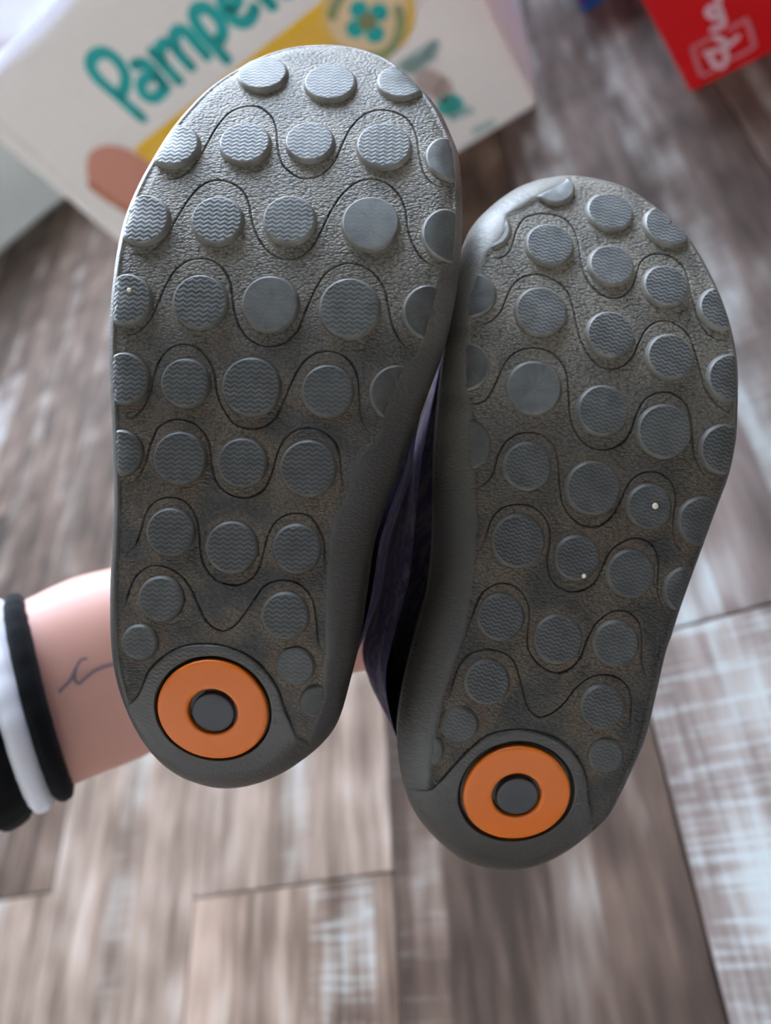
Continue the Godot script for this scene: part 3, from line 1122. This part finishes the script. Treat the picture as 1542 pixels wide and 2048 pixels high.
func fill_shoe(s: Sole, root: Node3D, raw: Array, rims: Array, heel_area: PackedVector2Array, grooves: Array, studs: Array, ring: Array, spin: float, seed_at: int, dirt_from: float, spine: Array, bulge: Array) -> void:
	var o := PackedVector2Array()
	var w := PackedFloat32Array()
	for i in range(0, raw.size(), 3):
		var y: float = raw[i + 1]
		o.append(Vector2(raw[i], y + 10.0 * clampf((s.toe[0] - 400.0 - y) / 170.0, 0.0, 1.0)))
		w.append(raw[i + 2])
	make_shoe(s, root, o, w, rims, heel_area, grooves, studs, ring, spin, seed_at, dirt_from, spine, bulge)


func speck(s: Sole, root: Node3D, px: Vector2, r: float, h: float) -> void:
	round_piece(s, "grit", px, h, [[0.0, h + 3.0], [r * 0.5, h + 2.6], [r * 0.85, h + 1.4], [r, h - 1.0]], mat(Color(0.85, 0.80, 0.72), 0.7), root, 9)


# ---------------------------------------------------------------- person
func arm(_soles: Array) -> void:
	var wrist := joint(215, 1338, 0.243)
	var e := Vector3(-0.84, -0.30, 0.40).normalized()
	var side := Vector3(-0.33, 0.93, 0.0).normalized()
	var elbow := wrist + e * 0.19
	for k in [-1.0, 1.0]:
		bone(elbow + side * 0.012 * k, wrist + side * 0.0105 * k, 0.028, 0.0200, 0.012)
	# palm
	var mcp := [joint(640, 1130, 0.246), joint(668, 1190, 0.250), joint(670, 1248, 0.250), joint(650, 1300, 0.246)]
	for i in 4:
		bone(wrist + side * (0.011 - 0.0075 * i), mcp[i], 0.015, 0.0105 - 0.0006 * i, 0.014)
	bone(wrist, joint(470, 1240, 0.240), 0.018, 0.014, 0.014)
	# fingers hook into the shoe at the right
	var chains := [
		[mcp[0], joint(800, 1085, 0.250), joint(880, 1075, 0.238), joint(915, 1078, 0.222), 0.0092],
		[mcp[1], joint(835, 1155, 0.254), joint(925, 1148, 0.240), joint(955, 1150, 0.222), 0.0094],
		[mcp[2], joint(825, 1222, 0.253), joint(905, 1222, 0.240), joint(938, 1226, 0.224), 0.0090],
		[mcp[3], joint(760, 1290, 0.248), joint(822, 1292, 0.238), joint(850, 1296, 0.226), 0.0080]]
	for c in chains:
		var rr: float = c[4]
		bone(c[0], c[1], rr + 0.0012, rr, 0.004)
		bone(c[1], c[2], rr, rr - 0.0008, 0.003)
		bone(c[2], c[3], rr - 0.0008, rr - 0.0018, 0.003)
	# thumb inside the shoe at the left
	bone(wrist + side * 0.012, joint(400, 1165, 0.238), 0.015, 0.0125, 0.014)
	bone(joint(400, 1165, 0.238), joint(470, 1060, 0.230), 0.0125, 0.0102, 0.006)
	bone(joint(470, 1060, 0.230), joint(490, 990, 0.214), 0.0102, 0.0085, 0.004)
	var skin := mat(Color(0.745, 0.555, 0.505), 0.55, 0.4)
	skin.subsurf_scatter_enabled = true
	skin.subsurf_scatter_strength = 0.04
	var root := thing("person", "hand and tattooed wrist in a black sleeve with white stripes, holding both shoes", "person", CAM, view_basis())
	obj("body", surface_net(Vector3(-0.275, -0.145, -0.275), Vector3(0.05, 0.04, -0.13), 0.0036), skin, root)
	# tattoo: thin ink lines that lie on the skin
	var v := PackedVector3Array()
	var nn := PackedVector3Array()
	var idx := PackedInt32Array()
	for line in [pts([118, 1384, 130, 1372, 142, 1359, 153, 1335, 164, 1319, 176, 1317]), pts([153, 1335, 150, 1357, 159, 1366, 170, 1357, 193, 1340, 224, 1329, 260, 1321])]:
		var l := smooth_line(line, false, 5)
		for i in l.size():
			var p := on_skin(l[i].x, l[i].y, 0.16)
			var along := (l[mini(i + 1, l.size() - 1)] - l[maxi(i - 1, 0)]).normalized()
			var across := Vector2(-along.y, along.x) * lerpf(3.4, 2.6, float(i) / l.size())
			for sgn in [-1.0, 1.0]:
				var c: Vector2 = l[i] + across * sgn
				var q := on_skin(c.x, c.y, 0.16)
				var n := Vector3(field(q + Vector3(0.002, 0, 0)) - field(q - Vector3(0.002, 0, 0)), field(q + Vector3(0, 0.002, 0)) - field(q - Vector3(0, 0.002, 0)), field(q + Vector3(0, 0, 0.002)) - field(q - Vector3(0, 0, 0.002))).normalized()
				v.append(q + n * 0.0005)
				nn.append(n)
			if i:
				var k := v.size() - 4
				idx.append_array([k, k + 2, k + 1, k + 1, k + 2, k + 3])
	obj("tattoo", mesh_of(v, nn, idx), mat(Color(0.42, 0.36, 0.40), 0.6), root)
	# sleeve: a tube round the forearm, with raised knitted bands
	var ux := side
	var uy := e.cross(side).normalized()
	ux = uy.cross(e).normalized()
	var black := mat(Color(0.055, 0.057, 0.065), 0.95, 0.25)
	black.rim_enabled = true
	black.rim = 0.4
	var white := mat(Color(0.86, 0.86, 0.89), 0.95, 0.2)
	white.rim_enabled = true
	white.rim = 0.3
	var start := 0.0185
	# bands: from, to, colour, extra radius
	var bands := [[0.0, 0.0066, black, "cuff_band"], [0.0066, 0.0134, white, "cuff_stripe"], [0.0134, 0.0236, black, "cuff_band"], [0.0236, 0.0296, white, "cuff_stripe"], [0.0296, 0.050, black, "cuff_band"], [0.050, 0.165, black, "sleeve"]]
	for b in bands:
		var rings := []
		var a0: float = b[0]
		var a1: float = b[1]
		for j in 9:
			var t := j / 8.0
			var x := start + lerpf(a0, a1, t)
			var puff := 0.0022 * pow(sin(PI * t), 0.5) if a1 < 0.06 else 0.004 * smoothstep(0.0, 0.3, t)
			var ring := PackedVector3Array()
			var close := 0.0
			if a0 == 0.0 and j < 2:
				close = -0.0012 * (1.0 - j / 2.0)
			for i in 64:
				var ang := TAU * i / 64
				var rx := 0.0322 + 0.09 * (x - start) + puff + close
				var ry := 0.0272 + 0.08 * (x - start) + puff + close
				var fold := 0.0005 * sin(ang * 40.0) + 0.0012 * rough.get_noise_2d(ang * 60.0, x * 3000.0)
				var skew := x - 0.0024 * cos(ang)
				ring.append(wrist + e * skew + (ux * cos(ang) * (rx + fold) + uy * sin(ang) * (ry + fold)))
			rings.append(ring)
		obj(b[3], loft(rings, true, true), b[2], root)


# ---------------------------------------------------------------- the boxes
var face_o := Vector3(-0.04476, 0.0, -0.62129)
var face_d := Vector3(-0.99712, 0, -0.07587)
var face_n := Vector3(-0.07587, 0, 0.99712)


func carton() -> void:
	var wd := 0.4267
	var hg := 0.2755
	var dp := 0.24
	var root := thing("diaper_box", "white cardboard diaper carton with teal lettering and a yellow band standing on the floor", "box", face_o + face_d * wd / 2 - face_n * dp / 2, Basis(-face_d, Vector3.UP, face_n))
	var card := mat(Color(0.92, 0.90, 0.885), 0.6, 0.4)
	var body := obj("carton", rounded_box(Vector3(wd, hg, dp), 0.005), card, root)
	body.position = Vector3(0, hg / 2, 0)
	var inv := root.transform.affine_inverse()
	var put := func(called: String, mesh: ArrayMesh, m: Material) -> void:
		var o := obj(called, mesh, m, root)
		o.transform = inv
	var teal := mat(Color(0.02, 0.66, 0.65), 0.5)
	var yellow := mat(Color(0.93, 0.73, 0.26), 0.5)
	var deep := mat(Color(0.94, 0.74, 0.06), 0.5)
	var tan_ := mat(Color(0.90, 0.74, 0.36), 0.5)
	var cream := mat(Color(0.90, 0.80, 0.64), 0.5)
	var skin := mat(Color(0.80, 0.55, 0.48), 0.6)
	var shade := mat(Color(0.70, 0.44, 0.32), 0.6)
	put.call("band_print", flat_poly(pts([268, 297, 649, -2, 740, -72, 800, 60, 760, 160, 640, 290, 470, 410, 340, 390]), face_o, face_n, 0.0003), yellow)
	put.call("band_edge_print", flat_poly(pts([270, 295, 649, -2, 740, -72, 744, -58, 655, 12, 280, 306]), face_o, face_n, 0.0005), deep)
	put.call("picture_print", flat_poly(smooth_line(pts_in(0, 200, 4.535, [800, 500, 840, 450, 920, 412, 1000, 405, 1080, 415, 1180, 450, 1260, 500, 1340, 560, 1400, 620, 1560, 900, 1500, 1130, 1280, 1100, 1130, 1000, 960, 890, 850, 800, 800, 740, 785, 600]), true, 3), face_o, face_n, 0.0007), skin)
	put.call("picture_print", strokes([pts_in(0, 200, 4.535, [830, 770, 900, 830, 1000, 900, 1130, 985, 1240, 1040])], 0.004, face_o, face_n, 0.0009), shade)
	var ring := PackedVector2Array()
	var disc := PackedVector2Array()
	var core := PackedVector2Array()
	for i in 48:
		var u := Vector2.RIGHT.rotated(TAU * i / 48)
		ring.append(Vector2(735, 25) + Vector2(u.x * 96, u.y * 96))
		disc.append(Vector2(733, 25) + Vector2(u.x * 81, u.y * 81))
		core.append(Vector2(735, 42) + u * 19)
	put.call("seal_print", flat_poly(ring, face_o, face_n, 0.0007), tan_)
	put.call("seal_print", flat_poly(disc, face_o, face_n, 0.0009), cream)
	for p in [Vector2(718, 18), Vector2(758, 24), Vector2(750, 66), Vector2(711, 56)]:
		var petal := PackedVector2Array()
		for i in 24:
			petal.append(p + Vector2(19, 0).rotated(TAU * i / 24))
		put.call("flower_print", flat_poly(petal, face_o, face_n, 0.0011), teal)
	put.call("flower_print", flat_poly(core, face_o, face_n, 0.0013), mat(Color(0.50, 0.52, 0.36), 0.6))
	var sage := mat(Color(0.60, 0.63, 0.45), 0.6)
	for arc in [pts([664, 30, 668, 14, 676, 0, 690, -22]), pts([797, 18, 802, 40, 799, 62, 791, 82]), pts([786, 92, 770, 106, 752, 112, 738, 113])]:
		put.call("seal_lettering", strokes([arc], 0.004, face_o, face_n, 0.0011), sage)
	var f := func(a: Array) -> PackedVector2Array: return pts_in(150, 0, 3.084, a)
	for letter in [
		[f.call([415, 725, 340, 660, 240, 570, 140, 480, 97, 410, 110, 352, 165, 322, 230, 345, 290, 410, 315, 480, 302, 550, 268, 596])],
		[f.call([372, 400, 420, 390, 470, 425, 520, 485, 560, 545]), f.call([515, 480, 450, 470, 408, 520, 425, 580, 480, 605, 530, 575, 545, 530])],
		[f.call([480, 320, 560, 410, 640, 495]), f.call([535, 385, 520, 310, 550, 268, 600, 280, 650, 340, 715, 408]), f.call([625, 300, 610, 225, 640, 188, 690, 200, 740, 260, 812, 340])],
		[f.call([935, 365, 870, 290, 790, 205, 737, 120, 742, 65, 790, 45, 850, 75, 900, 140, 910, 205, 880, 262])],
		[f.call([1105, 55, 1085, 110, 1035, 138, 975, 115, 928, 55, 905, -10, 930, -55, 980, -45, 1005, 0, 965, 55])],
		[f.call([1215, 30, 1150, -40, 1105, -95]), f.call([1140, -55, 1135, -110, 1180, -130])],
		[f.call([1355, -80, 1310, -50, 1270, -75, 1290, -130, 1245, -160, 1215, -205, 1265, -225])]]:
		put.call("letter", strokes(letter, 0.0049, face_o, face_n, 0.0005), teal)
	var pale := mat(Color(0.62, 0.72, 0.71), 0.6)
	put.call("small_print", strokes([pts([806, 132, 824, 122, 846, 108, 868, 92]), pts([818, 138, 838, 126, 862, 108])], 0.005, face_o, face_n, 0.0005), pale)
	put.call("small_print", strokes([pts([893, 212, 900, 206, 908, 212])], 0.009, face_o, face_n, 0.0005), mat(Color(0.25, 0.66, 0.62), 0.6))
	put.call("small_print", strokes([pts([905, 236, 922, 228, 940, 220]), pts([950, 262, 966, 254, 984, 246])], 0.003, face_o, face_n, 0.0005), pale)
	put.call("small_print", strokes([pts([850, 160, 872, 172, 884, 180])], 0.010, face_o, face_n, 0.0005), mat(Color(0.76, 0.69, 0.66), 0.6))
	# crease lines where the carton is folded along its left edge
	for k in [0.016, 0.019]:
		var c := obj("crease", rounded_box(Vector3(0.0012, hg - 0.014, 0.0014), 0.0005), card, root)
		c.position = Vector3(-wd / 2 + k, hg / 2, dp / 2)
	for k in [0.012, 0.018]:
		var c := obj("crease", rounded_box(Vector3(0.0012, hg - 0.014, 0.0014), 0.0005), card, root)
		c.position = Vector3(wd / 2 - k, hg / 2, dp / 2)
	# glossy pack lying on the carton
	var top := face_o + face_d * wd + Vector3(0, hg, 0)
	var pk := thing("diaper_pack", "glossy white plastic pack with pink print lying on top of the white carton", "pack", top - face_d * 0.16 - face_n * 0.085, Basis(-face_d, Vector3.UP, face_n))
	pk.position.y += 0.003
	var film := mat(Color(0.95, 0.955, 0.97), 0.25, 0.6)
	film.backlight_enabled = true
	film.backlight = Color(0.9, 0.9, 0.92)
	var tint := mat(Color(0.95, 0.66, 0.61), 0.3, 0.6)
	tint.backlight_enabled = true
	tint.backlight = Color(0.8, 0.75, 0.74)
	var rings := []
	var patch := []
	var patch2 := []
	for j in 25:
		var a := lerpf(-PI / 2, PI / 2, j / 24.0)
		var ring2 := PackedVector3Array()
		for i in 48:
			var b := TAU * i / 48
			var p := Vector3(signf(cos(b)) * pow(absf(cos(b)), 0.5) * pow(cos(a), 0.6), sin(a), signf(sin(b)) * pow(absf(sin(b)), 0.5) * pow(cos(a), 0.6))
			p *= Vector3(0.18, 0.034, 0.095)
			p += Vector3(0, 0.034, 0) + Vector3(0, 0.005, 0.003) * rough.get_noise_2d(p.x * 3000, p.z * 3000 + j * 9)
			ring2.append(p)
		rings.append(ring2)
		if j >= 5 and j <= 17:
			var part := PackedVector3Array()
			var part2 := PackedVector3Array()
			for i in 5:
				part.append(ring2[14 + i - int((j - 5) / 4.0)] * Vector3(1.003, 1.0, 1.005) + Vector3(0, 0.0004, 0))
			for i in 4:
				part2.append(ring2[9 + i - int((j - 5) / 6.0)] * Vector3(1.003, 1.0, 1.005) + Vector3(0, 0.0004, 0))
			patch.append(part)
			if j < 14:
				patch2.append(part2)
	obj("wrapper", loft(rings), film, pk)
	obj("wrapper_print", loft(patch, false), tint, pk)
	obj("wrapper_print", loft(patch2, false), tint, pk)


func others() -> void:
	var b := Basis(-face_d, Vector3.UP, face_n)
	# red paper bag
	var o := on_plane(Vector2(1380, 184), Vector3.ZERO, Vector3.UP)
	var right := (on_plane(Vector2(1542, 104), Vector3.ZERO, Vector3.UP) - o).normalized()
	var n := right.cross(Vector3.UP).normalized()
	if n.dot(CAM - o) < 0:
		n = -n
	var tl := on_plane(Vector2(1283, 0), o, n)
	var lean := (tl - o) / (tl.y - o.y)
	var red := mat(Color(0.80, 0.02, 0.06), 0.55, 0.4)
	var tall := 0.26
	var wd := 0.19
	var dp := 0.09
	var bag := thing("gift_bag", "red paper bag with a white script logo standing at the upper right", "bag", o, Basis())
	var rings := []
	for j in 12:
		var y := tall * j / 11.0
		var a := lean * y
		var c := right * wd + Vector3(-lean.x, lean.y, -lean.z) * y
		c.y = y
		var mid := -n * dp
		var pin := -n * 0.006
		var ring := PackedVector3Array()
		var k := right * 0.002
		for p in [a + k, c - k, c - n * 0.002, c + mid * 0.5 + pin * 0 - right * 0.012 * j / 11.0, c + mid + n * 0.002, c + mid - k, a + mid + k, a + mid + n * 0.002, a + mid * 0.5 + right * 0.012 * j / 11.0, a - n * 0.002]:
			ring.append(p)
		rings.append(ring)
	var low := PackedVector3Array()
	var mid0 := Vector3.ZERO
	for p in rings[0]:
		mid0 += p / 10.0
	for p in rings[0]:
		low.append(mid0 + Vector3(0, 0.0005, 0))
	rings.insert(0, low)
	obj("paper", flat_shade(loft(rings, true, true)), red, bag)
	var handle := PackedVector3Array()
	var white := mat(Color(0.86, 0.70, 0.74), 0.6)
	var frame := mat(Color(0.80, 0.42, 0.46), 0.6)
	var f := func(a: Array) -> PackedVector2Array: return pts_in(1340, 0, 7.634, a)
	var inv := bag.transform.affine_inverse()
	var e := obj("logo_frame", strokes([f.call([900, 450, 1000, 380, 1160, 285]), f.call([1160, 285, 1230, 480, 1290, 700]), f.call([1290, 700, 1100, 820, 900, 900]), f.call([700, 1040, 590, 1100, 480, 1150]), f.call([480, 1150, 400, 930, 340, 720]), f.call([340, 720, 480, 650, 640, 560])], 0.0016, o, n, 0.0006), frame, bag)
	e.transform = inv
	e = obj("logo", strokes([
		f.call([540, 800, 700, 760, 830, 720, 930, 650, 1025, 560]), f.call([600, 830, 640, 920, 700, 985, 780, 1010, 840, 950, 850, 850, 830, 720]), f.call([830, 720, 850, 650, 780, 600, 690, 560]),
		f.call([640, 440, 700, 420, 770, 400, 820, 340, 790, 250]), f.call([770, 240, 680, 260, 600, 220, 565, 170, 600, 110, 690, 95, 760, 150, 800, 260]), f.call([700, 95, 745, 40, 720, -60, 690, -120])], 0.0019, o, n, 0.0008), white, bag)
	e.transform = inv
	# small blue and purple carton further away
	var q := on_plane(Vector2(1166, 30), Vector3.ZERO, Vector3.UP)
	var toy := thing("toy_box", "small blue and purple patterned carton beyond the red bag", "box", q - face_d * 0.07 - face_n * 0.04, b)
	var tm := mat(Color.WHITE, 0.4)
	var gt := NoiseTexture2D.new()
	var gn := FastNoiseLite.new()
	gn.seed = 21
	gn.frequency = 0.02
	gt.noise = gn
	gt.width = 128
	gt.height = 128
	var ramp := Gradient.new()
	ramp.offsets = PackedFloat32Array([0.0, 0.5, 0.62, 0.74, 1.0])
	ramp.colors = PackedColorArray([Color(0.02, 0.35, 0.62), Color(0.03, 0.42, 0.72), Color(0.22, 0.20, 0.60), Color(0.42, 0.12, 0.50), Color(0.16, 0.10, 0.32)])
	gt.color_ramp = ramp
	tm.albedo_texture = gt
	var tb := obj("carton", rounded_box(Vector3(0.14, 0.10, 0.08), 0.003), tm, toy)
	tb.position = Vector3(0, 0.05, 0)
	var lid := obj("lid", rounded_box(Vector3(0.143, 0.02, 0.083), 0.003), tm, toy)
	lid.position = Vector3(0, 0.1, 0)
	# pale cabinet behind the carton
	var c0 := on_plane(Vector2(135, 392), Vector3.ZERO, Vector3.UP)
	var c1 := on_plane(Vector2(0, 505), Vector3.ZERO, Vector3.UP)
	var cd := (c1 - c0).normalized()
	var cn := cd.cross(Vector3.UP).normalized()
	if cn.z < 0:
		cn = -cn
	var cab := thing("storage_cabinet", "low pale grey cabinet standing behind the white carton at the left", "cabinet", c0 + cd * 0.3 - cn * 0.1, Basis(-cd, Vector3.UP, cn))
	var grey := mat(Color(0.80, 0.81, 0.80), 0.5)
	var cb := obj("body", rounded_box(Vector3(1.0, 0.46, 0.20), 0.006), grey, cab)
	cb.position = Vector3(0, 0.23, 0)
	for k in 2:
		var dr := obj("door", rounded_box(Vector3(0.485, 0.40, 0.012), 0.003), grey, cab)
		dr.position = Vector3(-0.247 + 0.494 * k, 0.25, 0.1)
		var hd := obj("handle", rounded_box(Vector3(0.012, 0.10, 0.014), 0.003), mat(Color(0.6, 0.6, 0.6), 0.3), dr)
		hd.position = Vector3(0.2 - 0.4 * k, 0.1, 0.011)
	var tp := obj("cabinet_top", rounded_box(Vector3(1.03, 0.025, 0.23), 0.005), grey, cab)
	tp.position = Vector3(0, 0.47, 0)


func flat_shade(m: ArrayMesh) -> ArrayMesh:
	var st := SurfaceTool.new()
	st.create_from(m, 0)
	st.deindex()
	var a := st.commit_to_arrays()
	var v: PackedVector3Array = a[Mesh.ARRAY_VERTEX]
	var n: PackedVector3Array = a[Mesh.ARRAY_NORMAL]
	for i in range(0, v.size(), 3):
		var x := (v[i + 1] - v[i]).cross(v[i + 2] - v[i]).normalized()
		if x.dot(n[i]) < 0:
			x = -x
		n[i] = x
		n[i + 1] = x
		n[i + 2] = x
	a[Mesh.ARRAY_NORMAL] = n
	var r := ArrayMesh.new()
	r.add_surface_from_arrays(Mesh.PRIMITIVE_TRIANGLES, a)
	return r
